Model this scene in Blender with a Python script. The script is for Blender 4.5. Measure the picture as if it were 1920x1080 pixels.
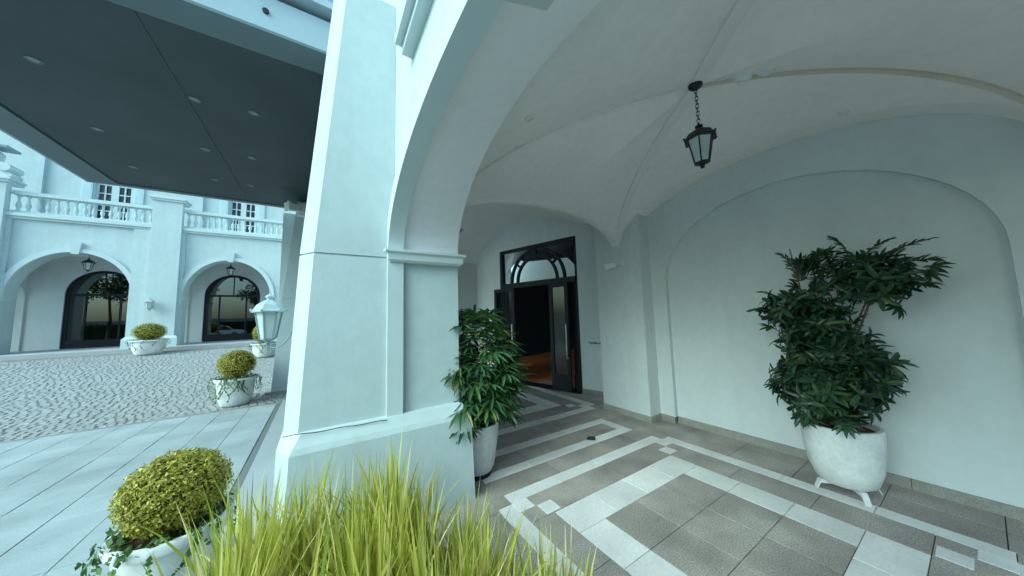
import bpy, bmesh, math, random
from mathutils import Vector, Matrix
random.seed(7)
S = bpy.context.scene
for o in list(bpy.data.objects): bpy.data.objects.remove(o)
COL = S.collection

# ------------------------------------------------------------------ camera, sky, sun
YAW, PITCH, ROLL = math.radians(32.60), math.radians(5.17), math.radians(-1.66)
cam = bpy.data.cameras.new('camera'); camo = bpy.data.objects.new('camera', cam); COL.objects.link(camo)
fwd = Vector((math.sin(YAW), math.cos(YAW), 0)); rt = Vector((math.cos(YAW), -math.sin(YAW), 0)); up = Vector((0, 0, 1))
f2 = fwd*math.cos(PITCH) + up*math.sin(PITCH); u2 = up*math.cos(PITCH) - fwd*math.sin(PITCH)
r3 = rt*math.cos(ROLL) + u2*math.sin(ROLL); u3 = u2*math.cos(ROLL) - rt*math.sin(ROLL)
M = Matrix((r3, u3, -f2)).transposed().to_4x4(); M.translation = Vector((0, 0, 1.7))
camo.matrix_world = M
cam.sensor_width = 36; cam.lens = 36*560.45/1920; cam.clip_start = .05; cam.clip_end = 2000
S.camera = camo

SUN_EL, SUN_AZ = math.radians(38), math.radians(252)      # azimuth clockwise from +Y: low on the left, over the drive
w = bpy.data.worlds.new('World'); S.world = w; w.use_nodes = True
nt = w.node_tree; nt.nodes.clear()
sky = nt.nodes.new('ShaderNodeTexSky'); sky.sky_type = 'NISHITA'; sky.sun_disc = False
sky.sun_elevation = SUN_EL; sky.sun_rotation = SUN_AZ; sky.air_density = 1.0; sky.dust_density = 3.5; sky.ozone_density = 1.0
tint = nt.nodes.new('ShaderNodeMix'); tint.data_type = 'RGBA'; tint.blend_type = 'MULTIPLY'
tint.inputs['Factor'].default_value = 1; tint.inputs['B'].default_value = (.73, 1.16, 1.24, 1)
bg = nt.nodes.new('ShaderNodeBackground'); bg.inputs['Strength'].default_value = .13
wo = nt.nodes.new('ShaderNodeOutputWorld')
nt.links.new(sky.outputs[0], tint.inputs['A']); nt.links.new(tint.outputs['Result'], bg.inputs[0]); nt.links.new(bg.outputs[0], wo.inputs[0])
sl = bpy.data.lights.new('sun', 'SUN'); sl.energy = .9; sl.angle = math.radians(50); sl.color = (.70, .96, 1)
so = bpy.data.objects.new('sun', sl); COL.objects.link(so)
sd = Vector((math.sin(SUN_AZ)*math.cos(SUN_EL), math.cos(SUN_AZ)*math.cos(SUN_EL), math.sin(SUN_EL)))
so.rotation_euler = sd.to_track_quat('Z', 'Y').to_euler(); so.location = (-6, -8, 14)
S.view_settings.view_transform = 'Standard'; S.view_settings.look = 'None'
S.view_settings.exposure = 1.16; S.view_settings.gamma = 1; S.view_settings.use_curve_mapping = False
S.render.engine = 'CYCLES'
S.cycles.max_bounces = 10; S.cycles.diffuse_bounces = 8; S.cycles.glossy_bounces = 4; S.cycles.transparent_max_bounces = 12

# ------------------------------------------------------------------ materials
def mat(name, col, rough=.7, spec=.3, metal=0, noise=None, bump=0, bscale=60, objvar=0, emis=None, trans=0, speck=None, streak=0):
    """noise=(scale, amount): soft mottling; speck=(scale, amount): fine grain; objvar: brightness change from object to object"""
    m = bpy.data.materials.new(name); m.use_nodes = True; n = m.node_tree; b = n.nodes['Principled BSDF']
    b.inputs['Base Color'].default_value = (*col, 1); b.inputs['Roughness'].default_value = rough
    b.inputs['Specular IOR Level'].default_value = spec; b.inputs['Metallic'].default_value = metal
    tc = n.nodes.new('ShaderNodeNewGeometry'); last = None
    def mul(val_socket, lo, hi, a=0., bb=1.):
        nonlocal last
        mr = n.nodes.new('ShaderNodeMapRange'); mr.inputs[1].default_value = a; mr.inputs[2].default_value = bb
        mr.inputs[3].default_value = lo; mr.inputs[4].default_value = hi; n.links.new(val_socket, mr.inputs[0])
        mx = n.nodes.new('ShaderNodeVectorMath'); mx.operation = 'SCALE'
        if last is None: mx.inputs[0].default_value = col
        else: n.links.new(last, mx.inputs[0])
        n.links.new(mr.outputs[0], mx.inputs['Scale']); last = mx.outputs[0]
    def noi(scale, det=4, vec=None):
        t = n.nodes.new('ShaderNodeTexNoise'); t.inputs['Scale'].default_value = scale; t.inputs['Detail'].default_value = det
        n.links.new(vec or tc.outputs['Position'], t.inputs['Vector']); return t
    if noise: mul(noi(noise[0]).outputs[0], 1-noise[1], 1+noise[1], .3, .7)
    if speck: mul(noi(speck[0], 2).outputs[0], 1-speck[1], 1+speck[1], .35, .65)
    if streak:
        mp = n.nodes.new('ShaderNodeMapping'); mp.inputs['Scale'].default_value = (3.2, 3.2, .35); n.links.new(tc.outputs['Position'], mp.inputs[0])
        mul(noi(1.6, 6, mp.outputs[0]).outputs[0], 1-streak, 1+streak*.4, .35, .6)
    if objvar:
        oi = n.nodes.new('ShaderNodeObjectInfo'); mul(oi.outputs['Random'], 1-objvar, 1+objvar)
    if last is not None: n.links.new(last, b.inputs['Base Color'])
    if bump:
        bp = n.nodes.new('ShaderNodeBump'); bp.inputs['Strength'].default_value = bump; bp.inputs['Distance'].default_value = .01
        n.links.new(noi(bscale, 5).outputs[0], bp.inputs['Height']); n.links.new(bp.outputs[0], b.inputs['Normal'])
    if emis: b.inputs['Emission Color'].default_value = (*emis[:3], 1); b.inputs['Emission Strength'].default_value = emis[3]
    return m
def glass_mat(name, tintc, refl=.9, ior=1.5, rough=.02):
    m = bpy.data.materials.new(name); m.use_nodes = True; n = m.node_tree; n.nodes.clear()
    t = n.nodes.new('ShaderNodeBsdfTransparent'); t.inputs[0].default_value = (*tintc, 1)
    g = n.nodes.new('ShaderNodeBsdfGlossy'); g.inputs['Color'].default_value = (refl, refl, refl, 1); g.inputs['Roughness'].default_value = rough
    fr = n.nodes.new('ShaderNodeFresnel'); fr.inputs[0].default_value = ior
    mx = n.nodes.new('ShaderNodeMixShader'); o = n.nodes.new('ShaderNodeOutputMaterial')
    n.links.new(fr.outputs[0], mx.inputs[0]); n.links.new(t.outputs[0], mx.inputs[1]); n.links.new(g.outputs[0], mx.inputs[2]); n.links.new(mx.outputs[0], o.inputs[0])
    return m
def leaf_mat(name, c1, c2, rough=.45, transl=.25, tc=None, hscale=9, zfade=None):
    m = bpy.data.materials.new(name); m.use_nodes = True; n = m.node_tree; b = n.nodes['Principled BSDF']
    b.inputs['Roughness'].default_value = rough; b.inputs['Specular IOR Level'].default_value = .35
    g = n.nodes.new('ShaderNodeNewGeometry'); oi = n.nodes.new('ShaderNodeObjectInfo')
    ad = n.nodes.new('ShaderNodeMath'); ad.operation = 'ADD'; fr = n.nodes.new('ShaderNodeMath'); fr.operation = 'FRACT'
    n.links.new(g.outputs['Random Per Island'], ad.inputs[0]); n.links.new(oi.outputs['Random'], ad.inputs[1]); n.links.new(ad.outputs[0], fr.inputs[0])
    cr = n.nodes.new('ShaderNodeValToRGB'); cr.color_ramp.elements[0].color = (*c1, 1); cr.color_ramp.elements[1].color = (*c2, 1)
    if tc:
        e = cr.color_ramp.elements.new(.82); e.color = (*c2, 1); cr.color_ramp.elements[-1].color = (*tc, 1)
    n.links.new(fr.outputs[0], cr.inputs[0]); n.links.new(cr.outputs[0], b.inputs['Base Color'])
    tr = n.nodes.new('ShaderNodeBsdfTranslucent'); n.links.new(cr.outputs[0], tr.inputs[0])
    mx = n.nodes.new('ShaderNodeMixShader'); mx.inputs[0].default_value = transl
    out = n.nodes['Material Output']; n.links.new(b.outputs[0], mx.inputs[1]); n.links.new(tr.outputs[0], mx.inputs[2]); n.links.new(mx.outputs[0], out.inputs[0])
    return m
WHITE = mat('white_wall_cyan_light', (.495, .565, .575), .75, .2, noise=(.9, .05), speck=(9, .025), bump=.2, bscale=28, streak=.035)  # cyan cast and compressed brightness of outdoor highlights put into the white
SOFF = mat('arch_soffit_bounce_light', (.84, .82, .85), .8, .15, noise=(1.0, .03), speck=(14, .012), bump=.12, bscale=30)  # same wall paint, lightened to stand in for bounce light on the soffits
VAULT_WARM = mat('vault_plaster_warm_light', (.85, .80, .78), .85, .15, noise=(1.1, .03), speck=(11, .02), bump=.16, bscale=24)  # warmth of the shaded, floor-lit vault put into the plaster colour
INNER = mat('inside_wall_paint', (.64, .66, .665), .7, .2, noise=(.8, .05), speck=(10, .02), bump=.18, bscale=26, streak=.03)
TRIM = mat('trim_paint', (.53, .60, .61), .6, .25, noise=(3, .03))
RIBM = mat('rib_plaster', (.80, .76, .74), .8, .15, noise=(3, .04))
CREASE = mat('rib_crease_shade', (.64, .56, .48), .8, .15, noise=(4, .08))  # tan stands for the shading along the vault crease
GROOVE = mat('dark_groove', (.18, .2, .2), .9, .1)  # even dark grey for the strip between the pavements
GRAN = mat('grey_granite', (.345, .298, .272), .55, .3, noise=(2.4, .26), speck=(105, .34), objvar=.13, bump=.05, bscale=120)
MARB = mat('white_marble', (.74, .70, .69), .45, .35, noise=(3.5, .10), speck=(40, .05), objvar=.07)
SKIRT = mat('skirting_granite', (.30, .28, .25), .5, .3, noise=(6, .12), speck=(120, .2), objvar=.08)
GROUT = mat('dark_grout', (.085, .075, .065), .9, .1, noise=(8, .2))
SLAB = mat('pale_paving_stone', (.345, .38, .395), .7, .25, noise=(1.6, .16), speck=(70, .07), objvar=.07, bump=.1, bscale=90)
SLABG = mat('paving_joint', (.27, .29, .31), .9, .1)
CONC = mat('smooth_concrete', (.37, .385, .40), .75, .2, noise=(1.5, .08), bump=.08)
COB = mat('cobble_stone', (.31, .305, .305), .7, .25, noise=(6, .18), speck=(40, .15), bump=.2, bscale=50)
COBG = mat('cobble_bed_sand', (.27, .265, .26), .95, .1, noise=(10, .2))
GROUND = mat('courtyard_asphalt', (.28, .27, .26), .9, .1, noise=(.5, .15))
CANOPY = mat('charcoal_soffit_board', (.040, .052, .060), .5, .35, noise=(1.0, .2), bump=.06, bscale=8)
CANED = mat('slate_metal_edge', (.12, .155, .17), .5, .35, noise=(2, .05))
CANF = mat('pale_blue_metal_fascia', (.34, .42, .48), .45, .4, noise=(2, .04))
DARK = mat('dark_bronze_metal', (.016, .017, .022), .55, .25)
BLACKI = mat('black_iron', (.012, .012, .012), .45, .4, noise=(20, .2))
CHROME = mat('brushed_steel', (.6, .6, .62), .3, .5, 1)
GLASS = glass_mat('window_glass', (.30, .32, .32), .95, 1.55)
COATG = glass_mat('coated_glass', (.16, .17, .17), .95, 2.3, .005)
FANG = glass_mat('fanlight_glass', (.04, .045, .05), .95, 1.5, .005)
FROST = mat('frosted_lantern_glass', (.50, .56, .56), .25, .5, noise=(4, .1))
PALEM = mat('pale_grey_painted_metal', (.36, .45, .48), .45, .4, noise=(8, .05))
SHUT = mat('pale_shutter_paint', (.55, .66, .69), .6, .2)
GREYM = mat('blue_grey_metal_arm', (.22, .29, .32), .45, .4)
POTM = mat('white_stoneware', (.68, .67, .66), .6, .25, noise=(5, .12), speck=(30, .05), bump=.15, bscale=25)
URN = mat('whitewashed_urn', (.68, .68, .66), .75, .2, noise=(7, .13), bump=.25, bscale=30)
SOIL = mat('potting_soil', (.10, .05, .03), .95, .1, noise=(25, .4), bump=.5, bscale=40)
BARK = mat('cane_bark', (.14, .09, .055), .85, .1, noise=(20, .3))
LOBF = mat('orange_timber_floor', (.75, .19, .05), .5, .25, noise=(2, .15))
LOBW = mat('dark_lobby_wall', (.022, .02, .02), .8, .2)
LENS = mat('downlight_lens', (.75, .75, .72), .3, .5)
LETTER = mat('dark_lettering', (.02, .025, .025), .5, .3)
PLASW = mat('white_plastic', (.75, .75, .74), .4, .4)
FAN_L = leaf_mat('dark_palm_leaf', (.014, .05, .02), (.06, .15, .055), .32, .18, (.26, .27, .07))
STRAP_L = leaf_mat('dark_glossy_leaf', (.012, .032, .016), (.040, .092, .044), .3, .14, (.08, .12, .04))
BOX_L = leaf_mat('boxwood_leaf', (.20, .19, .02), (.50, .43, .06), .5, .25, (.66, .52, .16))
BOX_I = mat('boxwood_inner_twigs', (.045, .05, .015), .9, .1)
IVY_L = leaf_mat('ivy_leaf', (.035, .08, .02), (.10, .18, .05), .5, .15)
GRASS_L = leaf_mat('yellow_green_blade', (.25, .30, .035), (.66, .60, .12), .55, .45, (.90, .74, .42))
TREE_L = leaf_mat('tree_leaf', (.02, .045, .01), (.06, .10, .025), .5, .2)
CARW = mat('white_car_paint', (.75, .75, .75), .25, .5)
TYRE = mat('tyre_rubber', (.02, .02, .02), .8, .2)

# ------------------------------------------------------------------ mesh helpers
def root_off(p):
    v = Vector((0, 0, 0))
    while p is not None: v += p.location; p = p.parent
    return v
class MB:
    def __init__(s): s.v = []; s.f = []
    def add(s, vs, fs):
        b = len(s.v); s.v += [tuple(x) for x in vs]; s.f += [tuple(i+b for i in f) for f in fs]; return s
    def quad(s, a, b, c, d): return s.add([a, b, c, d], [(0, 1, 2, 3)])
    def box(s, x0, x1, y0, y1, z0, z1):
        return s.add([(x0,y0,z0),(x1,y0,z0),(x1,y1,z0),(x0,y1,z0),(x0,y0,z1),(x1,y0,z1),(x1,y1,z1),(x0,y1,z1)],
                     [(0,3,2,1),(4,5,6,7),(0,1,5,4),(1,2,6,5),(2,3,7,6),(3,0,4,7)])
    def cbox(s, x0, x1, y0, y1, z0, z1, c=.004):       # box with chamfered upper edges
        return s.loft([[(x0,y0,z0),(x1,y0,z0),(x1,y1,z0),(x0,y1,z0)], [(x0,y0,z1-c),(x1,y0,z1-c),(x1,y1,z1-c),(x0,y1,z1-c)],
                       [(x0+c,y0+c,z1),(x1-c,y0+c,z1),(x1-c,y1-c,z1),(x0+c,y1-c,z1)]])
    def loft(s, rings, caps=True, closed=True):
        n = len(rings[0]); vs = [p for r in rings for p in r]; fs = []
        for k in range(len(rings)-1):
            for i in range(n if closed else n-1):
                j = (i+1) % n; fs.append((k*n+i, k*n+j, (k+1)*n+j, (k+1)*n+i))
        if caps: fs.append(tuple(range(n-1, -1, -1))); fs.append(tuple((len(rings)-1)*n+i for i in range(n)))
        return s.add(vs, fs)
    def prism(s, poly, z0, z1): return s.loft([[(x,y,z0) for x, y in poly], [(x,y,z1) for x, y in poly]])
    def lathe(s, prof, n=16, c=(0, 0, 0), ph=0, caps=True):
        rings = [[(c[0]+r*math.cos(ph+2*math.pi*i/n), c[1]+r*math.sin(ph+2*math.pi*i/n), c[2]+z) for i in range(n)] for r, z in prof]
        return s.loft(rings, caps)
    def tube(s, pts, r, n=6):
        pts = [Vector(p) for p in pts]; rings = []
        for i, p in enumerate(pts):
            d = (pts[min(i+1, len(pts)-1)] - pts[max(i-1, 0)]).normalized()
            a = d.cross(Vector((0, 0, 1))); a = a.normalized() if a.length > .01 else Vector((1, 0, 0)); b = d.cross(a)
            rr = r[i] if isinstance(r, (list, tuple)) else r
            rings.append([tuple(p + (a*math.cos(2*math.pi*k/n)+b*math.sin(2*math.pi*k/n))*rr) for k in range(n)])
        return s.loft(rings)
    def sphere(s, c, r, n=12, m=8, sz=1):
        return s.lathe([(max(1e-4, r*math.sin(math.pi*k/m)), -r*sz*math.cos(math.pi*k/m)) for k in range(m+1)], n, c)
    def grid(s, pts):                                  # rows of points
        n = len(pts[0]); return s.add([p for r in pts for p in r], [(k*n+i, k*n+i+1, (k+1)*n+i+1, (k+1)*n+i) for k in range(len(pts)-1) for i in range(n-1)])
    def mesh(s, name, m, off=Vector((0, 0, 0)), smooth=False):
        me = bpy.data.meshes.new(name); me.from_pydata([(x-off.x, y-off.y, z-off.z) for x, y, z in s.v], [], s.f)
        b = bmesh.new(); b.from_mesh(me); bmesh.ops.recalc_face_normals(b, faces=b.faces); b.to_mesh(me); b.free()
        me.materials.append(m)
        if smooth:
            for p in me.polygons: p.use_smooth = True
            if smooth is not True: me.set_sharp_from_angle(angle=math.radians(smooth))
        return me
    def build(s, name, m, parent=None, smooth=False, kind=None, label=None):
        o = bpy.data.objects.new(name, s.mesh(name, m, root_off(parent), smooth)); COL.objects.link(o)
        if parent: o.parent = parent
        if kind: o['kind'] = kind
        if label: o['label'] = label
        return o
def thing(name, label, cat, loc=(0, 0, 0), group=None):
    o = bpy.data.objects.new(name, None); COL.objects.link(o); o.location = loc; o.empty_display_size = .2
    o['label'] = label; o['category'] = cat
    if group: o['group'] = group
    return o
def tag(o, label, cat, group=None):
    o['label'] = label; o['category'] = cat
    if group: o['group'] = group
    return o
def inst(name, me, parent, loc, rot=None, sc=1, label=None):
    o = bpy.data.objects.new(name, me); COL.objects.link(o); o.parent = parent
    o.location = Vector(loc) - root_off(parent)
    if rot is not None:
        if isinstance(rot, Matrix): o.rotation_euler = rot.to_euler()
        else: o.rotation_euler = rot
    o.scale = (sc,)*3 if not isinstance(sc, tuple) else sc
    if label: o['label'] = label
    return o
def ell(u, ua, ub, zs, rise):
    c, h = (ua+ub)/2, (ub-ua)/2; t = max(0, 1-((u-c)/h)**2); return zs + rise*math.sqrt(t)
def arch_us(ua, ub, n=28): c, h = (ua+ub)/2, (ub-ua)/2; return [c - h*math.cos(math.pi*i/n) for i in range(n+1)]
def archwall(mb, T, u0, u1, zb, zt, ops, w0, w1):
    """wall with arched openings; T maps (u, z, w) to the world; op = (ua, ub, spring, rise at w0, rise at w1)"""
    cur = u0
    def solid(a, b):
        for w in (w0, w1): mb.quad(T(a,zb,w), T(b,zb,w), T(b,zt,w), T(a,zt,w))
    for ua, ub, zs, r0, r1 in sorted(ops):
        if ua > cur: solid(cur, ua)
        us = arch_us(ua, ub)
        for a, b in zip(us[:-1], us[1:]):
            for w, r in ((w0, r0), (w1, r1)): mb.quad(T(a, ell(a,ua,ub,zs,r), w), T(b, ell(b,ua,ub,zs,r), w), T(b,zt,w), T(a,zt,w))
            mb.quad(T(a, ell(a,ua,ub,zs,r0), w0), T(b, ell(b,ua,ub,zs,r0), w0), T(b, ell(b,ua,ub,zs,r1), w1), T(a, ell(a,ua,ub,zs,r1), w1))
        for u in (ua, ub): mb.quad(T(u,zb,w0), T(u,zb,w1), T(u,zs,w1), T(u,zs,w0))
        cur = ub
    if cur < u1: solid(cur, u1)
    for u in (u0, u1): mb.quad(T(u,zb,w0), T(u,zb,w1), T(u,zt,w1), T(u,zt,w0))
    mb.quad(T(u0,zt,w0), T(u1,zt,w0), T(u1,zt,w1), T(u0,zt,w1))
    return mb
def archband(mb, T, ua, ub, zb, zs, rise, w0, w1, inn, out, n=30, legs=True):
    """flat moulding following an arch: from `inn` inside the opening edge to `out` outside it"""
    def path(d):
        p = []
        if legs: p.append((ua-d, zb))
        c = (ua+ub)/2; h = (ub-ua)/2
        for i in range(n+1):
            a = math.pi - math.pi*i/n; p.append((c+(h+d)*math.cos(a), zs+(rise+d)*math.sin(a)))
        if legs: p.append((ub+d, zb))
        return p
    pi_, po = path(-inn), path(out)
    rings = [[T(*a, w0), T(*b, w0), T(*b, w1), T(*a, w1)] for a, b in zip(pi_, po)]
    return mb.loft(rings)
TY = lambda u, z, w: (w, u, z)          # wall running along Y
TX = lambda u, z, w: (u, w, z)          # wall running along X

# ------------------------------------------------------------------ ground, drive, pavements
MB().quad((-400,-400,-.05),(400,-400,-.05),(400,400,-.05),(-400,400,-.05)).build('ground', GROUND, kind='structure')
SLY0, SLY1, SLZ = 8.2, 17.3, .66
def slope(y): return 0 if y < SLY0 else SLZ*min(1, (y-SLY0)/(SLY1-SLY0))
b = MB(); b.grid([[(x, y, slope(y)-.012) for x in (-26, 3)] for y in (SLY0, SLY1)]); 
drive = b.build('cobbled_drive', COBG, kind='structure')
b = MB(); y = SLY0+.05; row = 0
while y < SLY1-.05:
    st = .125; x = -1.05*y - 1.5 + (row % 2)*.06
    while x < .3:
        l = st*random.uniform(.75, 1.25); wd = random.uniform(.110, .122)
        z = slope(y)+random.uniform(-.006, .004); t = random.uniform(-.004, .004); c = .016; x += random.uniform(-.006, .006); z += random.uniform(-.004, .004)
        x1, y1 = x+l-.014, y+wd-.012
        b.add([(x,y,z-.014),(x1,y,z-.014),(x1,y1,z-.006),(x,y1,z-.006),(x+c,y+c,z+t),(x1-c,y+c,z-t),(x1-c,y1-c,z+t+.009),(x+c,y1-c,z-t+.009)],
              [(4,5,6,7),(0,1,5,4),(1,2,6,5),(2,3,7,6),(3,0,4,7)])
        x += l
    y += .122; row += 1
b.build('cobblestone', COB, drive, kind='stuff')
side = MB().quad((-9,-3,-.014),(-.72,-3,-.014),(-.72,SLY0,-.014),(-9,SLY0,-.014)).build('sidewalk', SLABG, kind='structure')
def slabmesh(w, h): return MB().cbox(-w/2+.002, w/2-.002, -h/2+.003, h/2-.003, -.03, 0, .003).mesh('paving_slab', SLAB)
sm = slabmesh(.42, .44)
y = 1.5; j = 0
while y+.44 <= SLY0+.1:
    x = -.945; k = 0
    while x > -1.3*(y+.45)-.7 and x > -8.5:
        inst('paving_slab', sm, side, (x, y+.22, random.uniform(-.003, .003))); x -= .42; k += 1
    y += .44; j += 1
b = MB(); b.quad((-.66,-3,0),(.42,-3,0),(.42,9.2,0),(-.66,9.2,0)); b.build('pier_pavement', CONC, kind='structure')
b = MB(); b.box(-.73,-.665,1.0,9.2,-.03,-.006); b.build('pavement_gutter', GROOVE, kind='structure')

# loggia floor: grey granite tiles with bands of white marble
floor = MB().quad((.40,-5,-.012),(5.2,-5,-.012),(5.2,8.6,-.012),(.40,8.6,-.012)).build('loggia_floor', GROUT, kind='structure')
tcache = {}
def tile(x0, x1, y0, y1, m, dz=0):
    w, h = round(x1-x0, 3), round(y1-y0, 3); k = (w, h, m.name)
    if k not in tcache: tcache[k] = MB().cbox(-w/2+.0025, w/2-.0025, -h/2+.0025, h/2-.0025, -.014, 0, .002).mesh('floor_tile' if m is GRAN else 'marble_strip', m)
    inst('floor_tile' if m is GRAN else 'marble_strip', tcache[k], floor, ((x0+x1)/2, (y0+y1)/2, dz+random.uniform(-.0006, .0006)))
def fill(x0, x1, y0, y1, m, tx=.45, ty=.45):
    nx, ny = max(1, round((x1-x0)/tx)), max(1, round((y1-y0)/ty))
    for i in range(nx):
        for j in range(ny): tile(x0+(x1-x0)*i/nx, x0+(x1-x0)*(i+1)/nx, y0+(y1-y0)*j/ny, y0+(y1-y0)*(j+1)/ny, m)
def ring(o, i, m, tx=.62, ty=.62):
    fill(o[0], o[1], i[3], o[3], m, tx, 9); fill(o[0], o[1], o[2], i[2], m, tx, 9)
    fill(o[0], i[0], i[2], i[3], m, 9, ty); fill(i[1], o[1], i[2], i[3], m, 9, ty)
def knot(cx, cy, sx, sy):                              # small marble squares that lock the corner of the thin band
    for ax, ay in ((.075, .07), (.245, .225)):
        w = .15 if ax > .1 else .17
        x, y = cx+sx*ax, cy+sy*ay; tile(x-.08, x+.08, y-.075, y+.075, MARB, .003)
# bay in front of the camera
thin_o, thin_i = (1.35, 4.01, -.12, 2.60), (1.50, 3.86, .03, 2.45)
wide_o, wide_i = (1.74, 3.52, .34, 2.14), (2.03, 3.24, .63, 1.84)
fill(1.50, 3.86, 2.45, 2.60, MARB, .60, 9); fill(1.50, 3.86, -.12, .03, MARB, .6, 9)
fill(1.35, 1.50, .03, 2.45, MARB, 9, .6); fill(3.86, 4.01, .03, 2.45, MARB, 9, .6)
for cx in (1.35, 3.86):
    for cy in (-.12, 2.45): tile(cx, cx+.15, cy, cy+.15, GRAN)
for (cx, sx) in ((3.86, -1), (1.50, 1)):
    for (cy, sy) in ((2.45, -1), (.03, 1)): knot(cx, cy, sx, sy)
ring(thin_i, wide_o, GRAN, .62, .6); ring(wide_o, wide_i, MARB, .45, .42); fill(*wide_i, GRAN, .41, .41)
fill(4.01, 4.65, -2.2, 2.88, GRAN, .32, .56); fill(.42, 1.35, -.9, 2.88, GRAN, .46, .45)
fill(1.35, 4.01, 2.60, 2.88, GRAN, .45, 9); fill(1.35, 4.01, -2.2, -.12, GRAN, .44, .5)
# band between the bays
fill(1.45, 3.84, 2.88, 3.03, MARB, .6, 9); fill(1.45, 3.84, 3.32, 3.47, MARB, .6, 9); tile(1.45, 1.60, 3.03, 3.32, MARB); tile(3.69, 3.84, 3.03, 3.32, MARB)
fill(1.60, 3.69, 3.03, 3.32, GRAN, .52, 9); fill(3.84, 4.60, 2.88, 3.87, GRAN, .38, .5); fill(.42, 1.45, 2.88, 3.47, GRAN, .5, .6); fill(.42, 3.84, 3.47, 3.87, GRAN, .49, 9)
# second bay
fill(1.2, 4.18, 3.87, 4.04, MARB, .6, 9); fill(4.18, 4.35, 4.04, 6.3, MARB, 9, .55); tile(4.18, 4.35, 3.87, 4.04, GRAN); knot(4.18, 4.04, -1, 1)
fill(.9, 3.82, 4.38, 4.68, MARB, .5, 9); fill(3.52, 3.82, 4.68, 7.6, MARB, 9, .5); fill(.42, 4.18, 4.04, 4.38, GRAN, .55, 9)
fill(3.82, 4.18, 4.38, 7.6, GRAN, 9, .55); fill(.6, 3.52, 4.68, 8.2, GRAN, .49, .5); fill(4.35, 4.95, 3.87, 6.2, GRAN, .3, .5)

# ------------------------------------------------------------------ the arcaded building with its vaulted loggia
SPR = 2.28
bl = thing('arcade_building', 'white building with vaulted arcade and thick piers on the right of the drive', 'building', (1.0, 0, 0))
XF0, XF1 = .55, 1.17
b = MB(); archwall(b, TY, -4.9, 18.4, 0, 4.75, [(-.37, 2.85, SPR, .80, 1.03), (5.4, 8.9, SPR, 1.95, 2.05), (-4.5, -1.29, SPR, .8, 1.0), (10.9, 14.6, SPR, 1.4, 1.5)], XF0, XF1)
aw = b.build('arcade_wall', WHITE, bl)
aw.data.materials.append(SOFF)
for p in aw.data.polygons:
    if abs(p.normal.x) < .75 and p.center.z > SPR-.02 and p.center.z < 4.6: p.material_index = 1
b = MB(); archband(b, TY, -.37, 2.85, .86, SPR, .80, .49, .625, .045, .10)
b.build('archivolt', TRIM, aw, smooth=25)
b = MB(); archband(b, TY, 5.4, 8.9, .86, SPR, 1.95, .49, .555, .018, .10); b.build('archivolt', TRIM, aw, smooth=25)
# keystone plate under the crown of the front arch
b = MB(); kz = lambda x: 3.08+(x-XF0)/(XF1-XF0)*.23
b.loft([[(x, y, kz(x)-.022-.02*(y < .6)) for x, y in ((.66,.45),(.90,.45),(.90,1.02),(.66,1.02))], [(x, y, kz(x)+.05) for x, y in ((.66,.45),(.90,.45),(.90,1.02),(.66,1.02))]]); b.build('keystone_plate', TRIM, aw)
b = MB()
for x0, z0, z1 in ((.47, 3.70, 3.76), (.42, 3.762, 3.84), (.50, 3.842, 3.90)): b.box(x0, .552, -4.9, 2.2, z0, z1)
b.build('string_course', TRIM, aw)
# upper storeys
b = MB(); b.box(.56, 11, -4.9, 18.4, 4.752, 9.6); b.build('upper_wall', WHITE, bl)
b = MB(); b.box(.2, 11.3, -5.2, 18.4, 9.602, 9.9); b.build('roof', WHITE, bl)

def pier(y, ch, xl, depth, z1, taper, yd):
    """buttress pier with a chamfered outer corner, slightly battered; y = face towards the drive entrance"""
    def plan(z, g=0):
        x = xl + (z-2.26)*taper*(1 if z > 2.26 else .6)
        return [(x-ch-g, y+ch*1.6), (x-g*.6, y-g), (.548, y-g), (.548, y+depth+g), (x-ch-g, y+depth+g)]
    b = MB(); zs = [0, .9, 2.235]; b.loft([[(px, py, z) for px, py in plan(z)] for z in zs])
    zs = [2.25, 3.3, z1]; b.loft([[(px, py, z) for px, py in plan(z)] for z in zs])
    b.loft([[(px, py, z) for px, py in plan(z, -.012)] for z in (2.236, 2.249)])
    p = b.build('pier', WHITE, bl)
    if y > 5:
        b = MB(); b.prism([(xl-.24, y-.02), (1.2, y-.02), (1.2, y+depth), (xl-.24, y+depth)], 0, .10); b.build('skirting_stone', SKIRT, p); return p
    # plinth round buttress and jamb with a sloping top
    b = MB()
    def pl(g, z): return [(xl-.13-g, y+.10, z), (xl-.04-g, y-.03-g, z), (1.17+g, y-.03-g, z), (1.17+g, y+depth+.03+g, z), (xl-.13-g, y+depth+.03+g, z)]
    b.loft([pl(.09, 0), pl(.07, .74), pl(.055, .78), pl(.004, .865), pl(-.022, .872)])
    b.build('plinth', WHITE, p)
    # impost block at the springing of the arch
    b = MB()
    def cp(g, z): return [(.505-g, y-.045-g, z), (1.172+g, y-.045-g, z), (1.172+g, y+depth+.045+g, z), (.505-g, y+depth+.045+g, z)]
    b.loft([cp(.0, 2.205), cp(.018, 2.225), cp(.022, 2.275), cp(.045, 2.295), cp(.045, 2.315)]); b.build('impost', TRIM, p)
    return p
pier(2.83, .10, -.06, .94, 4.75, .078, 0)
pier(8.93, .002, -.80, .97, 4.68, .10, 0)
pier(10.0, .002, -.96, .8, 4.66, .012, 0)
pier(-1.29, .10, -.06, .92, 4.75, .05, 0)

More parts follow.
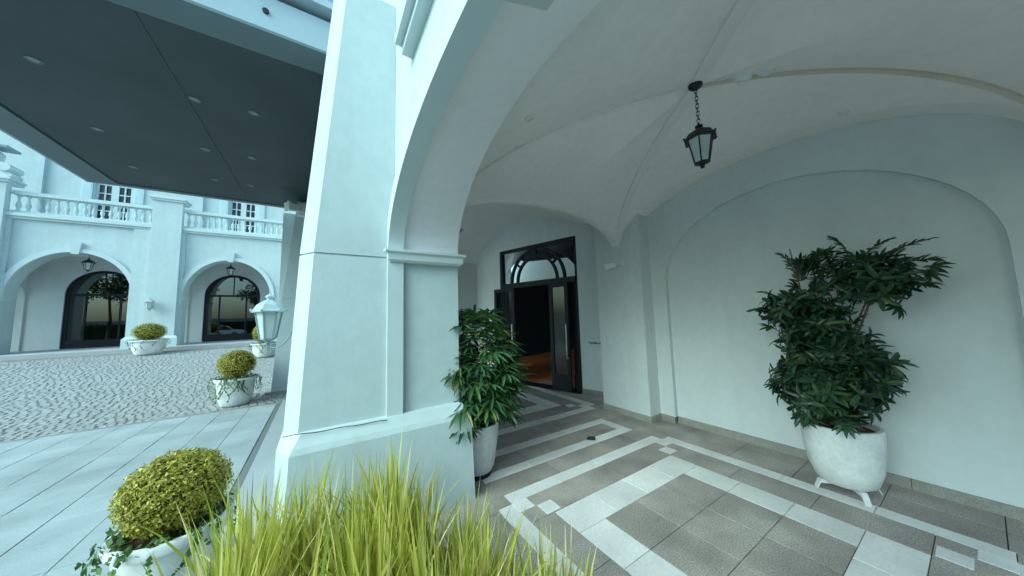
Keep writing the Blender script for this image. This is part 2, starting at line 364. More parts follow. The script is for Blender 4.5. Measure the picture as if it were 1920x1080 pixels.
# ---- vault of the front bay
X0, X1, XW = 1.172, 4.28, 4.55; Y0, Y1 = -.42, 3.28; CX, CY = 2.85, 1.24; ZC, ZK = 2.75, 3.75
ZBW, ZBT, ZBF = 3.62, 3.27, 3.42       # lunette heights at side wall, between bays, at the front arch
def vz(x, y):
    u = (x-CX)/((X1-CX) if x > CX else (CX-X0)); v = (y-CY)/((Y1-CY) if y > CY else (CY-Y0))
    e = lambda zb, t: ZC + (zb-ZC)*math.sqrt(max(0, 1-t*t))
    if u > 1: return e(ZBW, min(1, abs(v)))
    m = max(abs(u), abs(v))
    if abs(u) >= abs(v): t, zb = abs(v), (ZBW if u > 0 else ZBF)
    else: t, zb = abs(u), ZBT
    d, bd = e(ZK, t), e(zb, t); k = (m-t)/(1-t) if t < 1 else 0
    return d + (bd-d)*k
def lin(a, b, n): return [a+(b-a)*i/n for i in range(n+1)]
def sq(a, c, bb, n):       # samples denser towards the ends, with the centre included
    return [c+(a-c)*math.sin(math.pi/2*(1-i/n)) for i in range(n)] + [c+(bb-c)*math.sin(math.pi/2*i/n) for i in range(n+1)]
b = MB(); ys = sq(Y0, CY, Y1, 22); xs = sq(X0, CX, X1, 22)+[4.34, 4.45, 4.548]
rows = [[(x, y, vz(x, y)) for x in xs] for y in ys]
n = len(xs); fs = []
for k in range(len(ys)-1):
    for i in range(n-1):
        a, bb, c, d = k*n+i, k*n+i+1, (k+1)*n+i+1, (k+1)*n+i
        dg = (ys[k]-CY)*(xs[i]-CX+1e-6) >= 0
        fs += [(a, bb, c), (a, c, d)] if dg else [(a, bb, d), (bb, c, d)]
b.add([p for r in rows for p in r], fs)
vault = b.build('groin_vault', VAULT_WARM, bl, smooth=14)
def rib(ex, ey, w, h, m, s0=0.0):
    L = Vector((ex-CX, ey-CY)); nrm = Vector((-L.y, L.x)).normalized(); rings = []
    for i in range(33):
        s = .985*(s0+(1-s0)*math.sin(math.pi/2*i/32)); p = Vector((CX, CY))+L*s; z = ZC+(ZK-ZC)*math.sqrt(max(0, 1-s*s))
        a, c = p-nrm*w/2, p+nrm*w/2
        dr = .012 + .02*s*s
        rings.append([(a.x, a.y, z+.05), (a.x, a.y, z-h-dr), (c.x, c.y, z-h-dr), (c.x, c.y, z+.05)])
    MB().loft(rings).build('rib', m, vault, smooth=30)
rib(X1, Y1, .10, .022, RIBM); rib(X0, Y0, .10, .022, RIBM); rib(X1, Y0, .036, .010, CREASE); rib(X0, Y1, .03, .004, RIBM)
rings = []
for i in range(33):
    x = X0+.01+(X1-X0-.02)*(.5-.5*math.cos(math.pi*i/32)); z = vz(x, Y1)
    rings.append([(x, Y1-.05, z+.04), (x, Y1-.045, z-.022), (x, Y1-.002, z-.034), (x, Y1-.002, z+.04)])
MB().loft(rings).build('transverse_rib', RIBM, vault, smooth=30)
# vault of the bay behind the camera (same shape, mirrored)
me2 = vault.data.copy()
vv = inst('groin_vault', me2, bl, (1.0, 2*Y0, 0)); vv.scale = (1, -1, 1)
# transverse arch between the bays
b = MB(); archwall(b, TX, X0, 4.6, 2.5, 4.7, [(X0+.001, X1+.02, ZC, .52, .56)], 3.28, 3.40); b.build('transverse_arch', VAULT_WARM, bl, smooth=20)
# ---- side wall with the shallow arched niche
b = MB(); archwall(b, TY, -.62, 2.9, .095, 4.2, [(-.16, 2.64, 2.16, 1.04, 1.04)], XW, XW+.075); sw = b.build('side_wall', INNER, bl)
b = MB(); b.box(XW+.074, XW+.09, -.5, 2.8, .095, 3.6); b.build('niche_back', INNER, sw)
b = MB(); b.box(XW, XW+.05, -4.9, -.621, 0, 4.2); b.build('side_wall', INNER, bl)
def skirt(x0, x1, y0, y1): MB().cbox(x0, x1, y0, y1, 0, .094, .006).build('skirting_stone', SKIRT, sw)
yy = [-2.6, -1.9, -1.3, -.62]
for a, c in zip(yy[:-1], yy[1:]): skirt(XW-.018, XW+.03, a+.002, c-.002)
yy = [-.16, .5, 1.18, 1.9, 2.638]
for a, c in zip(yy[:-1], yy[1:]): skirt(XW+.055, XW+.08, a+.002, c-.002)
skirt(XW-.018, XW+.03, 2.642, 2.868); skirt(XW-.018, XW+.03, -.618, -.162)
# engaged pilaster
b = MB(); b.box(X1, 4.9, 2.87, 3.77, .095, 3.9); pil = b.build('pilaster', INNER, bl)
MB().cbox(X1-.016, X1+.1, 2.852, 3.40, 0, .094, .006).build('skirting_stone', SKIRT, pil)
MB().cbox(X1-.016, X1+.1, 3.404, 3.78, 0, .094, .006).build('skirting_stone', SKIRT, pil)
MB().cbox(X1+.102, XW-.019, 2.852, 2.90, 0, .094, .006).build('skirting_stone', SKIRT, pil)
MB().cbox(X1+.102, 4.75, 3.74, 3.788, 0, .094, .006).build('skirting_stone', SKIRT, pil)
# ---- second bay: door wall turned a little towards the drive, barrel vault and end wall
D0 = Vector((4.76, 4.75)); DD = Vector((-.284, .959)); DN = Vector((-.959, -.284))      # along the wall, out of the wall
def TD(u, z, w): p = D0+DD*u+DN*w; return (p.x, p.y, z)
DW0, DW1, DH = 0.0, 2.34, 3.44
dw = MB()
def tb(mb, u0, u1, z0, z1, w0, w1):                    # box on the door wall
    return mb.loft([[TD(u0,z0,w0), TD(u1,z0,w0), TD(u1,z0,w1), TD(u0,z0,w1)], [TD(u0,z1,w0), TD(u1,z1,w0), TD(u1,z1,w1), TD(u0,z1,w1)]])
tb(dw, -1.3, DW0, 0, 4.5, -.25, 0); tb(dw, DW1, 3.3, 0, 4.5, -.25, 0); tb(dw, DW0+.001, DW1-.001, DH, 4.5, -.25, 0)
dwo = dw.build('door_wall', INNER, bl)
b = MB(); tb(b, -1.25, DW0-.005, 0, .094, .001, .022); b.build('skirting_stone', SKIRT, dwo); b = MB(); tb(b, DW1+.005, 3.25, 0, .094, .001, .022); b.build('skirting_stone', SKIRT, dwo)
b = MB(); tb(b, 3.26, 3.5, 0, 4.6, -.2, 1.1); b.build('end_wall', INNER, bl)  # wall and vault end short out of view so the fanlight reflects sky
rows = []
for i in range(41):
    s = -.10+3.38*i/40
    z = 3.15+.92*math.sqrt(max(0, 1-((s-1.41)/1.87)**2)); rows.append([TD(s, z, -.05), TD(s, z, 1.09 if s > 2.5 else 1.2), TD(s, z, 1.1 if s > 2.5 else 4.2)])
rows.insert(0, [TD((3.41-4.75+.284*w_)/.959, 3.35, w_) for w_ in (-.05, 1.2, 4.2)])
b = MB(); b.grid(rows); b.build('barrel_vault', VAULT_WARM, bl, smooth=40)
# lobby behind the door
b = MB(); tb(b, -1.5, 4.5, -.03, -.002, -7, -.02); b.build('lobby_floor', LOBF, kind='structure')
b = MB(); tb(b, -1.5, 4.5, 0, 4.0, -7.2, -7); tb(b, -1.7, -1.5, 0, 4, -3.4, -.26); tb(b, 4.5, 4.7, 0, 4, -7, -.26); tb(b, -1.5, 4.5, 4.0, 4.2, -7, -.26); b.build('lobby_wall', LOBW, bl)  # one side left partly open, unseen, shaped to let daylight onto the floor

# ------------------------------------------------------------------ entrance door
dr = thing('entrance_door', 'dark glazed double door under a rectangular fanlight with arched bars, opening on an orange floor', 'door', (*TD(1.17, 0, 0)[:2], 0))
b = MB(); tb(b, .003, .07, .0, DH-.003, -.14, -.02); tb(b, DW1-.07, DW1-.003, 0, DH-.003, -.14, -.02); tb(b, .071, DW1-.071, DH-.07, DH-.003, -.14, -.02)
b.build('door_frame', DARK, dr)
b = MB(); tb(b, .072, DW1-.072, 2.40, 2.53, -.15, .01); b.build('transom_bar', DARK, dr)
FC, FZ = 1.17, 2.531
fb = MB(); archband(fb, lambda u, z, w_: TD(u, z, w_), FC-.78, FC+.78, FZ, FZ, .78, -.12, -.04, .0, .055, 28, False); archband(fb, lambda u, z, w_: TD(u, z, w_), FC-.58, FC+.58, FZ, FZ, .60, -.12, -.04, .0, .05, 28, False)
fbo = fb.build('arched_bar', DARK, dr)
for a in (38, 90, 142):
    a = math.radians(a); p, q = (FC+.62*math.cos(a), FZ+.63*math.sin(a)), (FC+.80*math.cos(a), FZ+.80*math.sin(a)); t = (-math.sin(a)*.02, math.cos(a)*.02)
    r = [(p[0]-t[0], p[1]-t[1]), (q[0]-t[0], q[1]-t[1]), (q[0]+t[0], q[1]+t[1]), (p[0]+t[0], p[1]+t[1])]
    MB().loft([[TD(*c, -.115) for c in r], [TD(*c, -.045) for c in r]]).build('glazing_bar', DARK, fbo)
b = MB(); b.quad(TD(.07, 2.53, -.08), TD(DW1-.07, 2.53, -.08), TD(DW1-.07, DH-.07, -.08), TD(.07, DH-.07, -.08)); b.build('fanlight_pane', FANG, dr)
DKG = glass_mat('dark_door_glass', (.05, .06, .07), .95, 1.22)
def leaf(u0, u1, w, hside, gm):
    st = .085; b = MB(); ht = 2.40
    tb(b, u0, u0+st, .012, ht, w-.025, w+.025); tb(b, u1-st, u1, .012, ht, w-.025, w+.025)
    tb(b, u0+st, u1-st, ht-.09, ht, w-.0245, w+.0245); tb(b, u0+st, u1-st, .012, .34, w-.0245, w+.0245)
    lf = b.build('door_leaf', DARK, dr)
    MB().quad(TD(u0+st-.01, .33, w), TD(u1-st+.01, .33, w), TD(u1-st+.01, ht-.08, w), TD(u0+st-.01, ht-.08, w)).build('pane', gm, lf)
    hu = u0+.045 if hside < 0 else u1-.045
    b = MB(); b.tube([TD(hu, .72, w+.026), TD(hu, .72, w+.075), TD(hu, .80, w+.08), TD(hu, 1.38, w+.08), TD(hu, 1.46, w+.075), TD(hu, 1.46, w+.026)], .014, 8); b.build('pull_handle', CHROME, lf, smooth=50)
leaf(.22, .72, .06, -1, GLASS); leaf(1.80, 2.50, .06, -1, DKG)
b = MB(); tb(b, .072, .215, .012, .34, -.10, -.05); tb(b, .072, .215, .341, 2.40, -.085, -.08); b.build('side_panel', DARK, dr)
b = MB(); tb(b, .0, DW1, -.001, .010, -.2, .13); b.build('door_sill', DARK, dr)

# lettering on the door wall (only its first letters show past the pilaster)
cu = bpy.data.curves.new('lettering', 'FONT'); cu.body = 'Tarsila do A'; cu.size = .075; cu.extrude = .004
to = bpy.data.objects.new('tmp', cu); COL.objects.link(to)
bpy.context.view_layer.update()
me = bpy.data.meshes.new_from_object(to.evaluated_get(bpy.context.evaluated_depsgraph_get())); bpy.data.objects.remove(to)
lo = bpy.data.objects.new('wall_lettering', me); COL.objects.link(lo); me.materials.clear(); me.materials.append(LETTER)
px = Vector((*TD(-.20, 1.045, .008),)); ux = Vector((-DD.x, -DD.y, 0)); uz = Vector((0, 0, 1)); un = Vector((DN.x, DN.y, 0))
lo.matrix_world = Matrix((ux, uz, un)).transposed().to_4x4(); lo.location = px
tag(lo, 'small dark raised lettering on the white wall beside the entrance door', 'lettering')

# ------------------------------------------------------------------ canopy over the drive
ZS = 4.7
cn = thing('entrance_canopy', 'wide flat dark canopy with pale blue fascia projecting from the white piers over the drive', 'canopy', (-1.6, 6.5, ZS))
k = (ZS-1.7)/2.5
cl, cy0, cy1 = -3.07*k, 3.38*k, 7.92*k
b = MB(); b.box(cl+.03, (cl+.54)/2-.003, cy0+.03, cy1-.03, ZS, ZS+.08); b.build('soffit_panel', CANOPY, cn)
b = MB(); b.box((cl+.54)/2+.003, .545, cy0+.03, cy1-.03, ZS, ZS+.08); b.build('soffit_panel', CANOPY, cn)
b = MB(); b.box(cl-.40, .54, cy0-.36, cy0, ZS-.02, ZS+.1); b.build('edge_beam', CANED, cn)
b = MB(); b.box(cl-.40, cl, cy0+.001, cy1+.10, ZS-.02, ZS+.1); b.build('edge_beam', CANED, cn)
b = MB(); b.box(cl+.001, .54, cy1, cy1+.10, ZS-.02, ZS+.1); b.build('edge_beam', CANED, cn)
b = MB(); b.box(cl-.43, .54, cy0-.40, cy0-.361, ZS-.024, ZS+.34); b.box(cl-.44, cl-.401, cy0-.36, cy1+.14, ZS-.024, ZS+.34); b.box(cl-.4, .54, cy1+.101, cy1+.14, ZS-.024, ZS+.34)
fas = b.build('fascia', CANF, cn)
b = MB(); b.box(cl-.50, .53, cy0-.5, cy1+.2, ZS+.42, ZS+.50); b.build('roof_sheet', CANF, cn)
b = MB(); b.box(cl-.30, .53, cy0-.25, cy1+.1, ZS+.11, ZS+.419); b.build('core', CANED, cn)
b = MB(); b.tube([(-.55, cy0-.402, ZS+.16), (-.55, cy0-.42, ZS+.16)], .028, 10); b.build('drain_outlet', BLACKI, fas)
dl = [(-2.32,4.54),(-1.25,4.51),(-.74,4.48),(-2.45,5.82),(-1.46,5.79),(-.95,5.77),(-2.56,6.99),(-1.62,6.98),(-1.15,6.99)]
dm = MB().lathe([(.062, .004), (.062, -.006), (.046, -.008), (.040, .002)], 14).mesh('downlight', CANED, smooth=40)
dmi = MB().lathe([(.001, -.002), (.041, -.002)], 12, caps=False).mesh('lens', mat('dim_lens', (.22, .22, .21), .25, .5))
for x, y in dl:
    d = inst('downlight', dm, cn, (x*k, y*k, ZS-.001)); inst('lens', dmi, d, (x*k, y*k, ZS-.002))

# ------------------------------------------------------------------ far building across the drive
YB = 18.5; ZG = .62; ZF = .84
hb = thing('courtyard_building', 'white two storey building with round arches and a balustraded terrace across the cobbled drive', 'building', (-6, YB, ZG))
AR = [(-13.9, -10.9), (-9.47, -6.50), (-5.07, -2.10), (-.7, 2.3)]
b = MB(); archwall(b, TX, -18, 5, ZG-.3, 5.78, [(a, c, 2.86, 1.72, 1.72) for a, c in AR], YB, YB+.55); fw = b.build('front_wall', WHITE, hb)
for a, c in AR[1:3]:
    b = MB(); archband(b, TX, a, c, 2.86, 2.86, 1.72, YB-.07, YB+.01, .0, .16, 30, False); b.build('archivolt', TRIM, fw, smooth=25)
    b = MB(); m_ = (a+c)/2; b.loft([[(m_-.09, YB-.10, 4.5), (m_+.09, YB-.10, 4.5), (m_+.09, YB, 4.5), (m_-.09, YB, 4.5)], [(m_-.15, YB-.14, 4.95), (m_+.15, YB-.14, 4.95), (m_+.15, YB, 4.95), (m_-.15, YB, 4.95)]]); b.build('keystone', TRIM, fw)
    for x in (a-.10, c-.02):
        b = MB(); b.box(x, x+.12, YB-.08, YB+.4, 2.72, 2.86); b.build('impost', TRIM, fw)
b = MB(); b.box(-18, 5, YB-.16, YB+.5, 5.781, 5.90); b.box(-18, 5, YB-.10, YB, 5.70, 5.779); b.build('cornice', TRIM, hb)
def fpil(x0, x1):
    b = MB(); b.box(x0, x1, YB-.24, YB-.001, ZG+.5, 7.0); p = b.build('pilaster', WHITE, hb)
    b = MB(); b.box(x0-.50, x0-.001, YB-.10, YB-.0015, ZG+.5, 5.69); b.box(x1+.001, x1+.10, YB-.10, YB-.0015, ZG+.5, 5.69); b.build('backing_strip', WHITE, p)
    b = MB()
    for g, za, zb in ((.06, 6.96, 7.04), (.11, 7.041, 7.12), (.05, 7.121, 7.17)): b.box(x0-g, x1+g, YB-.24-g, YB+.4, za, zb)
    b.build('capital', TRIM, p)
    b = MB()
    def r(g, z): return [(x0-.5-g, YB-.30-g, z), (x1+.10+g, YB-.30-g, z), (x1+.10+g, YB, z), (x0-.5-g, YB, z)]
    b.loft([r(.03, ZG-.3), r(.02, ZG+.56), r(-.04, ZG+.64)]); b.build('plinth', WHITE, p)
for x0 in (-6.06, -1.2, -10.45): fpil(x0, x0+.88)
# balustrade
prof = [(.055, 0), (.055, .05), (.03, .07), (.035, .10), (.068, .20), (.06, .27), (.028, .40), (.024, .48), (.04, .52), (.055, .55), (.055, .60)]
bm_ = MB().lathe(prof, 8).mesh('baluster', TRIM, smooth=50)
for x0, x1 in ((-9.55, -6.08), (-5.16, -1.22), (-14, -10.5)):
    b = MB(); b.box(x0, x1, YB-.02, YB+.22, 5.901, 6.0); b.build('balustrade_base', TRIM, hb)
    b = MB(); b.box(x0, x1, YB-.05, YB+.25, 6.602, 6.68); b.box(x0, x1, YB-.02, YB+.22, 6.681, 6.74); b.build('handrail', TRIM, hb)
    n = int((x1-x0)/.205)
    for i in range(n): inst('baluster', bm_, hb, (x0+(i+.5)*(x1-x0)/n, YB+.1, 6.0))
# terrace, upper wall, windows
b = MB(); b.box(-18, 5, YB+.551, YB+6, 5.6, 5.88); b.build('terrace_slab', WHITE, hb)
YU = YB+2.2; WX = [(-8.62, -7.52), (-4.18, -3.10)]
b = MB()
xs_ = [-18]+[v for w_ in WX for v in w_]+[5]
for i in range(0, len(xs_), 2): b.box(xs_[i], xs_[i+1], YU, YU+.3, 5.885, 15)
for a, c in WX: b.box(a+.001, c-.001, YU+.001, YU+.299, 8.6, 15)
uw = b.build('upper_wall', WHITE, hb)
for a, c in WX:
    b = MB()
    for x in (a, (a+c)/2-.11, c-.08): b.box(x, x+(.22 if x > a and x < c-.1 else .08), YU+.10, YU+.16, 5.89, 8.6)
    b.box(a+.08, c-.08, YU+.101, YU+.159, 8.5, 8.6); b.box(a+.08, c-.08, YU+.101, YU+.159, 5.89, 6.1)
    wn = b.build('window', TRIM, hb)
    b = MB()
    for q in (0, 1):
        x0 = a+.08 if q == 0 else (a+c)/2+.11; x1 = (a+c)/2-.11 if q == 0 else c-.08; xm = (x0+x1)/2
        b.box(xm-.022, xm+.022, YU+.105, YU+.15, 6.1, 8.5)
        for z in (6.5, 6.9, 7.3, 7.7, 8.1): b.box(x0, xm-.0225, YU+.106, YU+.149, z-.022, z+.022); b.box(xm+.0225, x1, YU+.106, YU+.149, z-.022, z+.022)
    b.build('muntin', TRIM, wn)
    MB().box(a, c, YU+.17, YU+.18, 5.9, 8.6).build('pane', DARK if False else GLASS, wn)
    MB().box(a-.05, c+.05, YU+.32, YU+.4, 5.9, 8.7).build('room_backing', LOBW, wn)
    for x0 in (a-.36, c+.05):
        b = MB(); b.box(x0, x0+.31, YU-.05, YU-.004, 6.0, 8.6); sh = b.build('shutter', SHUT, hb)
        b = MB()
        for z in [6.1+.09*i for i in range(27)]: b.box(x0+.04, x0+.27, YU-.062, YU-.051, z, z+.05)
        b.build('slat_row', SHUT, sh, kind='stuff')
for x0 in (-6.1, -10.9, -1.4):
    b = MB(); b.box(x0, x0+.95, YU-.12, YU-.002, 5.885, 15); b.build('upper_pilaster', WHITE, hb)
# scroll ornament on the left pier
b = MB()
pr = [(-.48, 0), (.48, 0), (.50, .12), (.36, .20), (.20, .34), (.10, .55), (.02, .80), (-.10, .96), (-.30, 1.05), (-.48, 1.02)]
b.loft([[(-10.0+x, YB-.2, 7.172+z) for x, z in pr], [(-10.0+x, YB+.3, 7.172+z) for x, z in pr]])
b.tube([(-9.68, YB-.27, 7.5), (-9.68, YB+.35, 7.5)], .16, 14); b.tube([(-10.15, YB-.27, 8.02), (-10.15, YB+.35, 8.02)], .20, 14)
b.build('scroll_ornament', TRIM, hb, smooth=30)
b = MB(); b.box(-10.02, -9.62, YB-.30, YB+.3, 8.2, 8.28); b.build('vent_hood', GREYM, hb)
# inside the far arcade
b = MB(); DX = [(-9.05, -6.98), (-4.87, -2.75)]; YD = YB+2.0
archwall(b, TX, -18, 5, ZF, 5.59, [(a, c, 3.10, 1.05, 1.05) for a, c in DX], YD, YD+.25); rw = b.build('rear_wall', INNER, hb)
b = MB(); b.box(-18, 5, YB+.551, YD-.001, 4.72, 4.9); b.build('arcade_ceiling', VAULT_WARM, hb)
for x in (-6.2, -5.6, -10.2, -1.6):
    b = MB(); archwall(b, TY, YB+.56, YD-.005, ZF, 4.71, [(YB+.62, YD-.06, 2.86, .7, .7)], x, x+.22); b.build('cross_arch', INNER, hb)
b = MB(); b.box(-18, 5, YD+4, YD+4.2, ZF, 5.5); b.box(-18, 5, YD+.26, YD+4, 5.3, 5.5); b.build('room_wall', LOBW, hb)
b = MB(); b.quad((-18, YD+.25, ZF-.004), (5, YD+.25, ZF-.004), (5, YD+4, ZF-.004), (-18, YD+4, ZF-.004)); b.build('room_floor', LOBW, hb)
for a, c in DX:
    b = MB(); archband(b, TX, a, c, ZF, 3.10, 1.05, YD+.05, YD+.13, .11, -.003); b.box(a+.1, c-.1, YD+.055, YD+.125, ZF, ZF+.32); b.box(a+.1, c-.1, YD+.055, YD+.125, 3.04, 3.13)
    for x in (a+.52, c-.58): b.box(x, x+.06, YD+.056, YD+.124, ZF+.321, 3.039)
    gd = b.build('glazed_door', DARK, hb)
    us = arch_us(a+.05, c-.05, 20); b = MB()
    for p_, q_ in zip(us[:-1], us[1:]): b.quad((p_, YD+.09, ZF+.3), (q_, YD+.09, ZF+.3), (q_, YD+.09, ell(q_, a+.05, c-.05, 3.1, 1.0)), (p_, YD+.09, ell(p_, a+.05, c-.05, 3.1, 1.0)))
    b.build('pane', COATG, gd)
    for x in ((a+c)/2-.02,):
        MB().box(x, x+.04, YD+.07, YD+.11, 3.131, 4.04).build('glazing_bar', DARK, gd)
# step in front of the far arcade
b = MB(); b.cbox(-18, 5, SLY1+.45, YB+6, ZG-.4, ZF-.006, .02); b.build('far_pavement', CONC, kind='structure')
b = MB(); b.box(-18, 5, SLY1, SLY1+.449, ZG-.4, ZG+.06); b.build('kerb_strip', mat('brown_kerb_stone', (.30, .25, .22), .8, .2, noise=(5, .15)), kind='structure')

# ------------------------------------------------------------------ lanterns
def lantern(root, c, h, mf, mg, roof_m=None, n=6, ph=.35, wf=1):
    """hexagonal street lantern: c = centre of its lowest point, h = glass height"""
    x, y, z = c; R0, R1 = h*.27*wf, h*.46*wf; rm = roof_m or mf
    b = MB(); b.lathe([(.002, -.22*h), (.07*h, -.20*h), (.09*h, -.13*h), (.06*h, -.10*h), (.15*h, -.06*h), (R0*1.05, 0), (R0*1.0, .03*h)], n, c, ph); b.build('base_cup', mf, root)
    b = MB(); b.lathe([(R1*1.30, 1.0*h-.05*h), (R1*1.34, 1.0*h), (R1*1.15, 1.06*h), (R1*.92, 1.22*h), (R1*.45, 1.36*h), (R1*.22, 1.40*h), (R1*.22, 1.46*h), (R1*.34, 1.48*h), (R1*.30, 1.54*h), (R1*.08, 1.60*h), (R1*.05, 1.68*h)], n, c, ph); rf = b.build('roof_cap', rm, root)
    for i in range(n):
        a0, a1 = ph+2*math.pi*i/n, ph+2*math.pi*(i+1)/n
        p = lambda a, r, zz: (x+r*math.cos(a), y+r*math.sin(a), z+zz)
        MB().tube([p(a0, R0, .02*h), p(a0, R1, 1.0*h)], .028*h, 5).build('frame_bar', mf, root)
        MB().quad(p(a0, R0*.97, .02*h), p(a1, R0*.97, .02*h), p(a1, R1*.97, .98*h), p(a0, R1*.97, .98*h)).build('pane', mg, root)
        MB().lathe([(.03*h, 0), (.045*h, .05*h), (.01*h, .09*h)], 5, p(a0, R1*1.30, .99*h)).build('corner_knob', rm, rf)
def hanging(loc, ztop, h, label, name='hanging_lantern'):
    t = thing(name, label, 'lantern', loc, 'lanterns hanging under the arcades')
    lantern(t, (loc[0], loc[1], loc[2]), h, BLACKI, FROST)
    b = MB(); b.lathe([(.002, -.05), (.02, -.045), (.055, -.02), (.06, 0)], 12, (loc[0], loc[1], ztop)); b.build('ceiling_rose', BLACKI, t)
    z = loc[2]+1.66*h; k = 0
    while z < ztop-.05:
        b = MB(); dx, dy = ((.011, 0) if k % 2 else (0, .011))
        b.tube([(loc[0]-dx, loc[1]-dy, z), (loc[0]-dx*1.1, loc[1]-dy*1.1, z+.028), (loc[0], loc[1], z+.042), (loc[0]+dx*1.1, loc[1]+dy*1.1, z+.028), (loc[0]+dx, loc[1]+dy, z), (loc[0], loc[1], z-.006)], .0042, 5)
        b.build('chain_link', BLACKI, t); z += .036; k += 1
hanging((2.80, 1.21, 2.985), 3.72, .225, 'black hexagonal lantern hanging on a chain from the crown of the near vault')
hanging((-8.05, YB+.9, 4.02), 4.72, .30, 'black lantern hanging in the left far arch above the wide glazed door')
hanging((-3.75, YB+.9, 4.02), 4.72, .30, 'black lantern hanging in the right far arch above the glazed door')
def sconce(wall, c, h, label, arm_m, body_m, glass_m, wf=1):
    t = thing('wall_lantern', label, 'lantern', c, 'lanterns on wall brackets')
    lantern(t, c, h, arm_m, glass_m, body_m, ph=.2, wf=wf)
    wv, cv = Vector(wall), Vector(c)
    pts = []
    for i in range(13):
        s = i/12; p = cv.lerp(wv, s); dip = -.24*h - .26*h*math.sin(math.pi*min(1, s*1.15))*(1-s*.7); z = cv.z+dip if s < .5 else None
        zz = (cv.z-.24*h) - .16*h*math.sin(math.pi*s) + (wv.z-(cv.z-.24*h))*s**2.2
        pts.append((p.x, p.y, zz))
    b = MB(); b.tube(pts, .030*h, 7)
    b.tube([(c[0], c[1], c[2]-.22*h), (c[0], c[1], c[2]-.48*h)], [.05*h, .012*h], 7)
    b.build('bracket_arm', arm_m, t, smooth=50)
    b = MB(); d = (wv-cv); d.z = 0; d.normalize(); s_ = Vector((-d.y, d.x, 0))
    b.loft([[tuple(wv+s_*a*.10*h+Vector((0, 0, q*.30*h))-d*e) for a, q in ((-1,-.7),(0,-1),(1,-.7),(1,.7),(0,1),(-1,.7))] for e in (.0, .016)]); b.build('back_plate', arm_m, t)
    return t
sconce((-.175, 3.04, 1.665), (-.355, 3.10, 1.565), .225, 'pale grey wall lantern on a curved arm beside the large near pier', GREYM, PALEM, FROST, .84)
sconce((-5.86, YB-.245, 2.5), (-5.86, YB-.45, 2.38), .27, 'small pale lantern on the far pillar between the two arches', GREYM, PALEM, FROST)

# ------------------------------------------------------------------ small fittings
def flood(loc, d, label, name, cat, s=1, grp=None):
    t = thing(name, label, cat, loc, grp)
    l = Vector(loc); d = Vector(d).normalized(); sx = d.cross(Vector((0, 0, 1))).normalized(); uu = sx.cross(d)
    b = MB()
    def rr(q, w_, h_): return [tuple(l+d*q+sx*a*w_+uu*c*h_) for a, c in ((-1,-1),(1,-1),(1,1),(-1,1))]
    b.loft([rr(.0, .03*s, .03*s), rr(.03*s, .045*s, .045*s), rr(.16*s, .05*s, .05*s), rr(.165*s, .062*s, .062*s), rr(.20*s, .062*s, .062*s)]); b.build('housing', PLASW, t)
    b = MB(); b.loft([rr(.2005*s, .052*s, .052*s), rr(.203*s, .052*s, .052*s)]); b.build('lens', LENS, t)
    return t, l, d
t, l, d = flood((4.20, 3.28, 2.50), (-.5, .75, -.15), 'white swivelling spotlight fixed high on the pilaster below the rib', 'spotlight', 'spotlight', .85)
b = MB(); b.lathe([(.055, 0), (.06, .02), (.04, .035), (.012, .04)], 12); 
vs = [(4.279-z, 3.20+x, 2.52+y) for x, y, z in b.v]; bb = MB(); bb.add(vs, b.f); bb.build('wall_base', PLASW, t, smooth=40)
MB().tube([(4.25, 3.20, 2.52), (4.22, 3.25, 2.51), (4.20, 3.28, 2.50)], .014, 6).build('swivel_arm', PLASW, t)
t, l, d = flood((-.50, 8.70, 4.42), (-.75, -.55, -.1), 'white floodlight bracketed high on the second pier under the dark canopy', 'floodlight', 'floodlight', 1.5)
MB().box(-.56, -.40, 8.72, 8.93, 4.28, 4.56).build('bracket', PLASW, t)
for x, y in ((-.50, 0), ):
    for q in range(3): MB().tube([(-.66, 8.64+.05*q, 4.40+.07*q), (-.74, 8.58+.05*q, 4.42+.08*q)], .022, 6).build('fin', PLASW, t)
def ceil_disc(x, y, label, name, cat, r, hgt, grp=None, m=PLASW):
    z = vz(x, y); e = .02
    nx, ny = (vz(x+e, y)-vz(x-e, y))/(2*e), (vz(x, y+e)-vz(x, y-e))/(2*e); nrm = Vector((nx, ny, -1)).normalized()
    t = thing(name, label, cat, (x, y, z), grp)
    q = nrm.to_track_quat('Z', 'Y').to_matrix()
    def bt(prof, nm, mm, n_=16):
        b = MB(); b.lathe(prof, n_); b.v = [tuple(Vector((x, y, z))+q @ Vector(v)) for v in b.v]; b.build(nm, mm, t, smooth=40)
    if hgt > .02:
        bt([(r, 0), (r, hgt*.5), (r*.8, hgt*.7), (r*.75, hgt), (r*.3, hgt*1.05)], 'cover', m); bt([(r*.45, hgt*1.06), (r*.3, hgt*1.5)], 'sensor_dome', m)
    else:
        bt([(r, 0), (r*1.02, hgt), (r*.75, hgt*1.1), (r*.68, .002)], 'trim_ring', m); bt([(r*.68, .003), (.002, .004)], 'lens', LENS)
ceil_disc(3.03, .93, 'white round smoke detector on the vault right behind the hanging lantern', 'smoke_detector', 'smoke detector', .068, .05)
ceil_disc(3.12, .80, 'flat white ceiling plate on the vault beside the smoke detector', 'ceiling_plate', 'plate', .06, .022)
g_ = 'small recessed downlights in the vault'
for x, y, lb in ((1.55, 2.05, 'bright recessed downlight in the left slope of the vault, highest on that side'), (1.75, 2.55, 'dark recessed downlight lower on the left vault slope above the potted palm'),
                 (3.62, 2.25, 'tiny recessed downlight in the vault above the pilaster'), (4.20, .55, 'recessed downlight in the vault above the plant niche')):
    ceil_disc(x, y, lb, 'recessed_downlight', 'downlight', .045, .012, g_)
b = MB(); b.tube([(-.21+.70*q/12, 2.772+.004*math.sin(q*.9), .876+.004*math.sin(q*1.3)-.002*q) for q in range(13)], .0032, 6)
